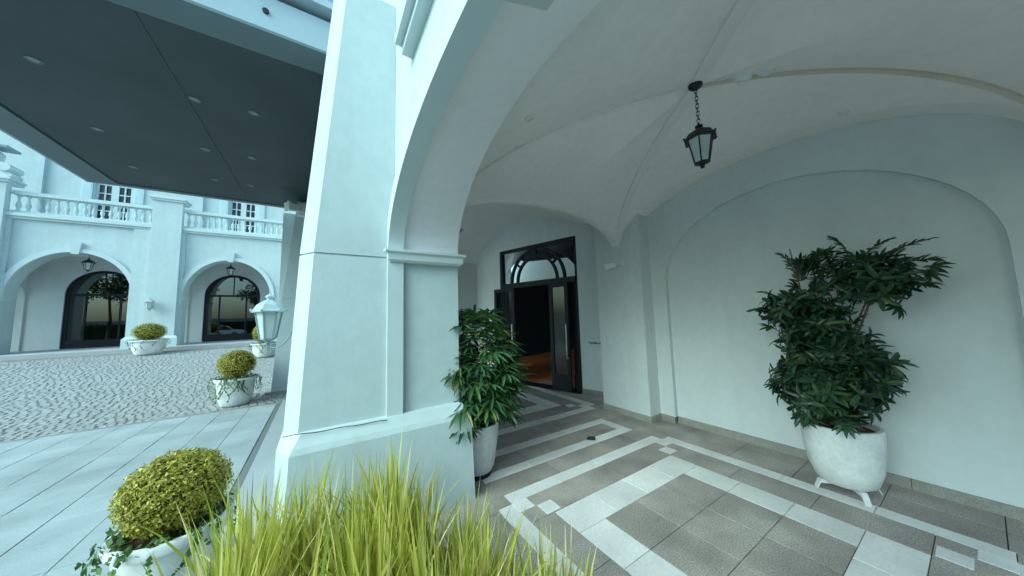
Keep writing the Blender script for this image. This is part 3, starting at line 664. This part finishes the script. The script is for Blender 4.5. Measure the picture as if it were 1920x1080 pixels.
tag(b.build('cable', DARK), 'thin grey cable lying along the top of the plinth of the near pier', 'cable')
t = tag(MB().loft([[(3.05,3.02,.001),(3.12,2.94,.001),(3.16,2.96,.001),(3.09,3.05,.001)], [(3.06,3.01,.035),(3.12,2.955,.045),(3.145,2.96,.045),(3.09,3.03,.035)]]).build('door_wedge', DARK), 'small dark wedge lying on the white floor band between the bays', 'wedge')

# ------------------------------------------------------------------ plants
def strap(b, p, d, n, L, W, droop, segs=4, taper=(.4, .95, 1, .9, .22)):
    p = Vector(p); d = Vector(d).normalized(); sd_ = d.cross(n).normalized(); vs = []
    for i in range(segs+1):
        s = i/segs; w_ = W*taper[i] if segs == 4 else W*(.4+.6*math.sin(math.pi*min(1, s+.15)))
        q = p + d*L*s + Vector((0, 0, -1))*droop*L*s*s; fold = Vector(n)*w_*.25
        vs += [q-sd_*w_/2+fold, q, q+sd_*w_/2+fold]
    fs = []
    for i in range(segs): fs += [(3*i, 3*i+1, 3*i+4, 3*i+3), (3*i+1, 3*i+2, 3*i+5, 3*i+4)]
    b.add(vs, fs)
def fan_mesh(L, W, n, spread, droop, m, name='frond', pet=.25):
    b = MB(); b.tube([(0, 0, 0), (pet*.5, 0, .01), (pet, 0, 0)], .004, 4)
    for i in range(n):
        a = math.radians(-spread/2+spread*i/(n-1)+random.uniform(-5, 5)); l = L*(1-.25*abs(i/(n-1)-.5)*2)*random.uniform(.85, 1.1)
        strap(b, (pet, 0, 0), (math.cos(a), math.sin(a), random.uniform(-.05, .2)), Vector((0, 0, 1)), l, W*random.uniform(.8, 1.15), droop*random.uniform(.6, 1.4))
    me = bpy.data.meshes.new(name); me.from_pydata([tuple(v) for v in b.v], [], b.f); me.materials.append(m); return me
def whorl_mesh(L, W, n, m, name='leaf_whorl'):
    b = MB(); b.tube([(0, 0, -.12), (0, 0, .05)], .004, 4)
    for i in range(n):
        a = 2.4*i+random.uniform(-.3, .3); el = random.uniform(.1, .9)
        strap(b, (0, 0, -.10+.15*i/n), (math.cos(a)*math.cos(el), math.sin(a)*math.cos(el), math.sin(el)), Vector((-math.cos(a)*math.sin(el), -math.sin(a)*math.sin(el), math.cos(el))), L*random.uniform(.7, 1.1), W*random.uniform(.8, 1.1), random.uniform(.1, .35))
    me = bpy.data.meshes.new(name); me.from_pydata([tuple(v) for v in b.v], [], b.f); me.materials.append(m); return me
def sprig_mesh(L, n, ll, W, m, name='leafy_sprig'):
    b = MB(); b.tube([(0, 0, 0), (L*.5, 0, .03), (L, 0, .02)], .005, 4)
    for i in range(n):
        s = .12+.88*i/n; a = (1 if i % 2 else -1)*random.uniform(1.0, 1.35)*(1-.5*s); e = random.uniform(-.25, .35)
        strap(b, (L*s, 0, .03*math.sin(math.pi*s)), (math.cos(a), math.sin(a)*math.cos(e), math.sin(e)), Vector((0, 0, 1)), ll*random.uniform(.75, 1.1)*(1-.25*s), W, random.uniform(.05, .3))
    me = bpy.data.meshes.new(name); me.from_pydata([tuple(v) for v in b.v], [], b.f); me.materials.append(m); return me
def aim(d, roll=0):
    q = Vector(d).to_track_quat('X', 'Z').to_matrix().to_4x4(); return q @ Matrix.Rotation(roll, 4, 'X')
def aimz(d): return Vector(d).to_track_quat('Z', 'Y').to_matrix().to_4x4() @ Matrix.Rotation(random.uniform(0, 6.28), 4, 'Z')
def pot(t, c, prof, m=POTM, n=28, name='pot'):
    b = MB(); b.lathe(prof, n, c, caps=False); return b.build(name, m, t, smooth=40)

# potted palm by the pier
pc = (1.47, 3.12, 0)
t = thing('potted_palm', 'bushy fan palm in a tall white pot just behind the near pier', 'potted plant', pc)
pot(t, pc, [(.02, .05), (.17, .05), (.195, .10), (.235, .35), (.25, .52), (.25, .545), (.225, .545), (.21, .47)])
b = MB(); b.lathe([(.16, .0), (.17, .055)], 20, pc); b.build('pot_base', DARK, t)
b = MB(); b.lathe([(.002, .485), (.216, .48)], 20, pc, caps=False); b.build('soil', SOIL, t)
FM = [fan_mesh(.23, .034, n_, sp, dr_, FAN_L) for n_, sp, dr_ in ((8, 190, .25), (9, 220, .35), (7, 170, .45), (10, 230, .3))]
random.seed(11)
for i in range(7):
    a = random.uniform(0, 6.28); r = random.uniform(.02, .14); x, y = pc[0]+r*math.cos(a), pc[1]+r*math.sin(a); hh = random.uniform(.5, 1.05)
    MB().tube([(x, y, .46), (x+.02*math.cos(a), y+.02*math.sin(a), .46+hh*.5), (x+.06*math.cos(a), y+.06*math.sin(a), .46+hh)], .011, 6).build('cane', BARK, t, smooth=60)
for i in range(290):
    z = random.choice((random.uniform(.60, 1.15), random.uniform(.6, 1.62), random.uniform(1.1, 1.62))); a = random.uniform(0, 6.28)
    rr_ = .10+.16*math.sin(min(1, (z-.5)/.9)*math.pi)*random.random()
    p = (pc[0]+rr_*math.cos(a)*.8, pc[1]+rr_*math.sin(a)*.8, z); e = random.uniform(-.35, .55)+(.4 if z > 1.5 else 0)
    inst('frond', random.choice(FM), t, p, aim((math.cos(a), math.sin(a), e), random.uniform(-.5, .5)), random.uniform(.72, 1.08))
# big plant in the niche
pc = (4.12, .82, 0)
t = thing('potted_shrub', 'large dark glossy shrub in a wide white pot before the arched niche', 'potted plant', pc)
pot(t, pc, [(.02, .08), (.155, .08), (.20, .11), (.245, .24), (.268, .42), (.272, .56), (.268, .605), (.240, .605), (.23, .55)])
b = MB(); b.lathe([(.002, .565), (.240, .56)], 20, pc, caps=False); b.build('soil', SOIL, t)
for q in range(4):
    a = math.radians(40+90*q); x, y = pc[0]+.15*math.cos(a), pc[1]+.15*math.sin(a); b = MB()
    ca, sa = math.cos(a), math.sin(a); ox, oy = -sa*.022, ca*.022
    b.loft([[(x-.1*ca-ox, y-.1*sa-oy, .06), (x-.1*ca+ox, y-.1*sa+oy, .06), (x-.1*ca+ox, y-.1*sa+oy, .095), (x-.1*ca-ox, y-.1*sa-oy, .095)], [(x+.05*ca-ox, y+.05*sa-oy, .06), (x+.05*ca+ox, y+.05*sa+oy, .06), (x+.05*ca+ox, y+.05*sa+oy, .09), (x+.05*ca-ox, y+.05*sa-oy, .09)], [(x+.08*ca-ox, y+.08*sa-oy, .001), (x+.08*ca+ox, y+.08*sa+oy, .001), (x+.08*ca+ox, y+.08*sa+oy, .02), (x+.08*ca-ox, y+.08*sa-oy, .02)]]); b.build('stand_leg', POTM, t)
WM = [whorl_mesh(.145, .037, 16, STRAP_L) for _ in range(3)]; SM = [sprig_mesh(.30, 22, .10, .026, STRAP_L) for _ in range(3)]
FB = [fan_mesh(.16, .040, n_, sp, dr_, STRAP_L, pet=.10) for n_, sp, dr_ in ((9, 200, .3), (8, 220, .4))]
random.seed(5)
# foliage masses: centre (along the wall y, height z, out from the wall x), radii
masses = [((4.03, .86, .96), (.33, .37, .32), 130), ((4.08, .90, 1.38), (.24, .36, .22), 66), ((4.10, .96, 1.68), (.17, .32, .18), 42), ((4.16, .50, 1.90), (.17, .26, .17), 54), ((4.15, .80, 2.10), (.10, .16, .09), 10), ((4.10, .60, 1.12), (.22, .16, .20), 26)]
def stem(pts, r0=.014): MB().tube(pts, [r0*(1-.5*i/(len(pts)-1)) for i in range(len(pts))], 6).build('cane', BARK, t, smooth=60)
base = Vector((4.12, .82, .56))
for (c, r, n_) in masses:
    for q in range(2):
        e = Vector(c)+Vector((random.uniform(-.06, .06), random.uniform(-.1, .1), -.05)); s0 = base+Vector((random.uniform(-.1, .1), random.uniform(-.12, .12), 0))
        stem([tuple(s0), tuple(s0.lerp(e, .4)+Vector((0, .03, .1))), tuple(e)])
    for i in range(n_):
        while True:
            v = Vector((random.uniform(-1, 1), random.uniform(-1, 1), random.uniform(-1, 1)))
            if .25 < v.length < 1: break
        p = Vector(c)+Vector((v.x*r[0], v.y*r[1], v.z*r[2])); p.x = min(p.x, 4.42); p.z = max(p.z, .72)
        d = (v.normalized()+Vector((-.1, 0, .25))).normalized()
        if p.x > 4.25: d.x = min(d.x, .0)
        if i % 3 == 0: inst('frond', random.choice(FB), t, p, aim(d, random.uniform(-.6, .6)), random.uniform(.6, .85))
        else: inst('leaf_whorl', random.choice(WM), t, p, aimz(d), random.uniform(.85, 1.2))
stem([(4.10, .95, 1.6), (4.08, .98, 1.95), (4.08, 1.02, 2.30)], .009)
for p, d in (((4.08, .98, 1.92), (-.05, .03, 1)), ((4.08, 1.0, 2.05), (-.2, .25, .55)), ((4.08, .94, 1.98), (-.1, -.45, .6)), ((4.05, 1.1, 1.75), (-.15, .8, .5)), ((4.05, 1.15, 1.62), (-.3, .9, .2)), ((4.1, .42, 2.0), (-.15, -.9, .12)), ((4.1, .45, 2.08), (-.2, -.8, .35)), ((4.1, .42, 1.88), (-.2, -.9, -.25)), ((4.1, .55, 2.12), (-.3, -.5, .3)), ((4.1, .62, 2.15), (-.2, .2, .4))):
    inst('leafy_sprig', random.choice(SM), t, p, aim(d, random.uniform(-.5, .5)), random.uniform(.75, 1))
# stuff-sized foliage of the clipped balls
random.seed(3)
def ball_mesh(r, sz, n, ls):
    b = MB(); vs = []; fs = []
    for i in range(n):
        z = random.uniform(-1, 1); a = random.uniform(0, 6.283); q = math.sqrt(1-z*z); d = Vector((q*math.cos(a), q*math.sin(a), z))
        bumpy = 1+.05*math.sin(7*d.x+3)*math.sin(6*d.y+1)*math.sin(8*d.z)+.02*math.sin(19*d.x)*math.sin(23*d.z+d.y*17)
        rr_ = r*bumpy*(random.uniform(.84, 1.03) if i % 25 else random.uniform(1.0, 1.09)); p = Vector((d.x*rr_, d.y*rr_, d.z*rr_*sz))
        nd = (d+Vector((random.gauss(0, .55), random.gauss(0, .55), random.gauss(0, .55)))).normalized()
        t1 = nd.cross(Vector((random.gauss(0, 1), random.gauss(0, 1), random.gauss(0, 1)))).normalized(); t2 = nd.cross(t1); l = ls*random.uniform(.7, 1.3)
        k_ = len(vs); vs += [p-t1*l, p+t2*l*.45, p+t1*l, p-t2*l*.45]; fs.append((k_, k_+1, k_+2, k_+3))
    me = bpy.data.meshes.new('foliage'); me.from_pydata([tuple(v) for v in vs], [], fs); me.materials.append(BOX_L); return me
core = MB().sphere((0, 0, 0), 1, 16, 10).mesh('inner_twigs', BOX_I, smooth=True)
def ivy(t, c, rim, zr, n, length, sd0):
    random.seed(sd0); b = MB(); vs = []; fs = []
    for i in range(n):
        a = random.uniform(0, 6.283); L = length*random.uniform(.25, 1); rr_ = rim+.02
        for j in range(int(L/.022)):
            s = j*.022; ao = a+.25*math.sin(s*9+i); ra = rr_+.03*math.sin(s*12+i)+.02*random.random()
            if s < .05: ra -= .03
            p = Vector((c[0]+ra*math.cos(ao), c[1]+ra*math.sin(ao), zr+.02-s)); nd = Vector((math.cos(a)+random.gauss(0, .4), math.sin(a)+random.gauss(0, .4), random.gauss(.2, .4))).normalized()
            t1 = nd.cross(Vector((random.gauss(0, 1), random.gauss(0, 1), random.gauss(0, 1)))).normalized(); t2 = nd.cross(t1); l = random.uniform(.014, .026)
            k_ = len(vs); vs += [p-t1*l, p+t2*l*.7, p+t1*l, p-t2*l*.7]; fs.append((k_, k_+1, k_+2, k_+3))
    for i in range(420):                               # leaves over the soil, inside the rim
        a = random.uniform(0, 6.283); q = rim*random.uniform(.35, .98); p = Vector((c[0]+q*math.cos(a), c[1]+q*math.sin(a), zr-.03+random.uniform(0, .05)))
        nd = Vector((random.gauss(0, .5), random.gauss(0, .5), 1)).normalized(); t1 = nd.cross(Vector((random.gauss(0, 1), random.gauss(0, 1), random.gauss(0, 1)))).normalized(); t2 = nd.cross(t1); l = random.uniform(.014, .026)
        k_ = len(vs); vs += [p-t1*l, p+t2*l*.7, p+t1*l, p-t2*l*.7]; fs.append((k_, k_+1, k_+2, k_+3))
    b.add(vs, fs); b.build('trailing_ivy', IVY_L, t)
def topiary(c, r, sz, zc, hp, label, seed, leaves, ivn, ls=.016):
    t = thing('topiary_planter', label, 'planter', c, 'clipped ball shrubs in white urns'); x, y, z = c
    pr = [(.20, 0), (.225, .02), (.25, .10), (.275, .22), (.29, hp-.12), (.295, hp-.075), (.325, hp-.06), (.335, hp-.02), (.325, hp), (.295, hp), (.27, hp-.06)]
    pr = [(q*r/.30, min(h_, hp)) for q, h_ in pr]
    pot(t, c, pr, URN, 26, 'urn')
    b = MB(); b.lathe([(.002, hp-.04), (.275*r/.3, hp-.05)], 18, c, caps=False); b.build('soil', SOIL, t)
    random.seed(seed)
    inst('foliage', ball_mesh(r, sz, leaves, ls), t, (x, y, z+zc)); inst('inner_twigs', core, t, (x, y, z+zc), None, (r*.86, r*.86, r*.86*sz))
    MB().tube([(x, y, z+hp-.05), (x, y, z+zc)], .03, 7).build('trunk', BARK, t)
    ivy(t, c, .335*r/.3, z+hp, ivn, hp*.9, seed)
topiary((-.79, 3.02, -.0), .265, .88, .60, .40, 'large clipped yellow green ball shrub in a white urn, nearest on the pavement', 21, 9000, 34, .013)
topiary((-1.47, 8.55, .02), .315, .88, .83, .55, 'clipped ball shrub in an ivy draped urn at the edge of the cobbles', 22, 5000, 44)
topiary((-5.42, 16.9, slope(16.9)), .44, .74, .84, .54, 'flattened ball shrub in a white urn before the far pillar', 23, 3500, 18, .02)
topiary((-1.72, 14.3, slope(14.3)), .37, .95, .86, .50, 'ball shrub half hidden behind the wall lantern near the pier', 24, 3500, 18, .02)

# ornamental grass in front of the pier
bed = MB(); bed.loft([[(-.62,1.15,-.02),(1.02,.85,-.02),(1.02,2.25,-.02),(-.62,2.5,-.02)], [(-.55,1.22,.07),(.95,.93,.07),(.95,2.18,.07),(-.55,2.42,.07)]]); bed.build('planting_bed', SOIL, kind='structure')
random.seed(9); b = MB(); vs = []; fs = []
clumps = []
for i in range(58):
    x = random.uniform(-.34, .93); y0, y1 = 1.3-.25*(x+.5), 2.35-.15*(x+.5)
    clumps.append((x, random.uniform(y0, y1)))
for cx, cy in clumps:
    hs = random.uniform(.68, .92)*(1.1 if cx < -.05 else 1 if cx < .45 else .84)*(1.0 if cy < 2.1 else .9)
    for j in range(random.randint(38, 54)):
        a = random.uniform(0, 6.283); r = random.uniform(0, .07); p = Vector((cx+r*math.cos(a), cy+r*math.sin(a), .06))
        lean = abs(random.gauss(.20, .20)); L = hs*random.choice((random.uniform(.5, .9), random.uniform(.75, 1.08))); W = random.choice((random.uniform(.006, .012), random.uniform(.011, .022), random.uniform(.016, .030)))
        d = Vector((math.cos(a), math.sin(a), 0)); sd_ = Vector((-math.sin(a), math.cos(a), 0)); tw = random.uniform(-.9, .9); sd_ = (sd_*math.cos(tw)+d*math.sin(tw))
        k_ = len(vs); N = 6; ang = lean*.4; q = p.copy(); bend = lean*1.5
        for i in range(N+1):
            s = i/N; w_ = W*(1-.25*s) if s < .6 else W*(1-s)/.4*.85+.0004
            vs += [q-sd_*w_/2, q+sd_*w_/2]; ang += bend/N*(.4+1.2*s)
            q = q + (d*math.sin(ang)+Vector((0, 0, 1))*math.cos(ang))*L/N
        for i in range(N): fs.append((k_+2*i, k_+2*i+1, k_+2*i+3, k_+2*i+2))
b.add(vs, fs); b.build('ornamental_grass', GRASS_L, kind='stuff')

# trees and a parked car on the open side of the courtyard: they show as reflections in the far glass doors
def tree(x, y, h, r, label, seed):
    random.seed(seed); t = thing('courtyard_tree', label, 'tree', (x, y, -.05), 'trees on the open side of the courtyard')
    MB().tube([(x, y, -.05), (x+.1, y, h*.25), (x-.05, y+.1, h*.5), (x, y, h*.8)], [.20, .15, .11, .04], 8).build('trunk', BARK, t, smooth=60)
    vs = []; fs = []
    for q in range(26):
        a = random.uniform(0, 6.28); e = random.uniform(-.6, 1); rr_ = r*random.uniform(.3, .85); c = Vector((x+rr_*math.cos(a)*math.cos(e), y+rr_*math.sin(a)*math.cos(e), h*.66+rr_*math.sin(e)*.9))
        for i in range(90):
            d = Vector((random.gauss(0, 1), random.gauss(0, 1), random.gauss(0, 1))).normalized(); p = c+d*r*.34*random.random()**.4
            t1 = Vector((random.gauss(0, 1), random.gauss(0, 1), random.gauss(0, 1))).normalized(); t2 = d.cross(t1).normalized(); l = random.uniform(.10, .2)
            k_ = len(vs); vs += [p-t1*l, p+t2*l*.6, p+t1*l, p-t2*l*.6]; fs.append((k_, k_+1, k_+2, k_+3))
    b = MB(); b.add(vs, fs); b.build('crown', TREE_L, t)
for i, (x, y, h, r, lb) in enumerate(((-14, -13, 8.5, 2.6, 'leafy tree mirrored in the right half of the left far glass door'), (-21, -14, 9.5, 3.0, 'tall leafy tree mirrored in the left far glass door'), (-7.2, -14, 8.0, 2.5, 'leafy tree mirrored in the right far glass door'), (-28, -12, 9, 3, 'leafy tree at the far end of the courtyard row'))):
    tree(x, y, h, r, lb, 40+i)
bw = thing('added_reflection_wall', 'added low white wall behind the trees, out of view, lightening reflections in the far glass doors', 'wall', (-14, -19, -.05))  # unseen wall added to lighten the door reflections and cover the horizon
MB().box(-45, 12, -19.2, -19, -.05, 2.3).build('wall_face', WHITE, bw); MB().box(-45, 12, -19.26, -18.94, 2.301, 2.42).build('coping', TRIM, bw)
hg = thing('clipped_hedge', 'tall dark hedge in front of the added low wall, mirrored in the far glass doors', 'hedge', (-14, -17.6, -.05))
MB().box(-44, 11, -18.0, -17.2, -.05, 1.9).build('inner_twigs', BOX_I, hg)
random.seed(77); vs = []; fs = []
for i in range(9000):
    p = Vector((random.uniform(-44, 11), -17.2+random.uniform(-.1, .12), random.uniform(0, 2.05))); t1 = Vector((random.gauss(0, 1), random.gauss(0, .6), random.gauss(0, 1))).normalized(); t2 = t1.cross(Vector((random.gauss(0, .5), 1, random.gauss(0, .5)))).normalized(); l = random.uniform(.06, .12)
    k_ = len(vs); vs += [p-t1*l, p+t2*l*.6, p+t1*l, p-t2*l*.6]; fs.append((k_, k_+1, k_+2, k_+3))
b = MB(); b.add(vs, fs); b.build('foliage', TREE_L, hg)
ct = thing('parked_car', 'white car mirrored in the right far glass door', 'car', (-10.4, -10, -.05))
def cx(p, hw): return [(-10.4+px_, -10+hw, -.05+pz_) for px_, pz_ in p]
body = [(-2.2,.3),(2.15,.3),(2.25,.55),(2.2,.8),(1.2,.92),(-1.9,.95),(-2.2,.85)]; cab = [(-1.7,.95),(1.1,.92),(.45,1.42),(-.2,1.5),(-1.1,1.46)]
def prof(pr, ws): return [cx([(a*(1-.02*(k_ in (0, len(ws)-1))), z) for a, z in pr], w_) for k_, w_ in enumerate(ws)]
MB().loft(prof(body, (-.86, -.80, .80, .86))).build('body', CARW, ct, smooth=30)
MB().loft(prof(cab, (-.70, -.66, .66, .70))).build('cabin', mat('dark_car_glass', (.03, .035, .04), .1, .6), ct, smooth=30)
MB().loft([cx([(-1.05,1.45),(.42,1.41),(-.2,1.52)], -.62), cx([(-1.05,1.45),(.42,1.41),(-.2,1.52)], .62)]).build('roof', CARW, ct)
for wx in (-1.4, 1.35):
    for wy in (-.82, .82):
        b = MB(); b.tube([(-10.4+wx, -10+wy-.1, .27), (-10.4+wx, -10+wy+.1, .27)], .32, 18); wl = b.build('wheel', TYRE, ct, smooth=40)
        b = MB(); b.tube([(-10.4+wx, -10+wy-.105, .27), (-10.4+wx, -10+wy+.105, .27)], .19, 12); b.build('rim', CHROME, wl)
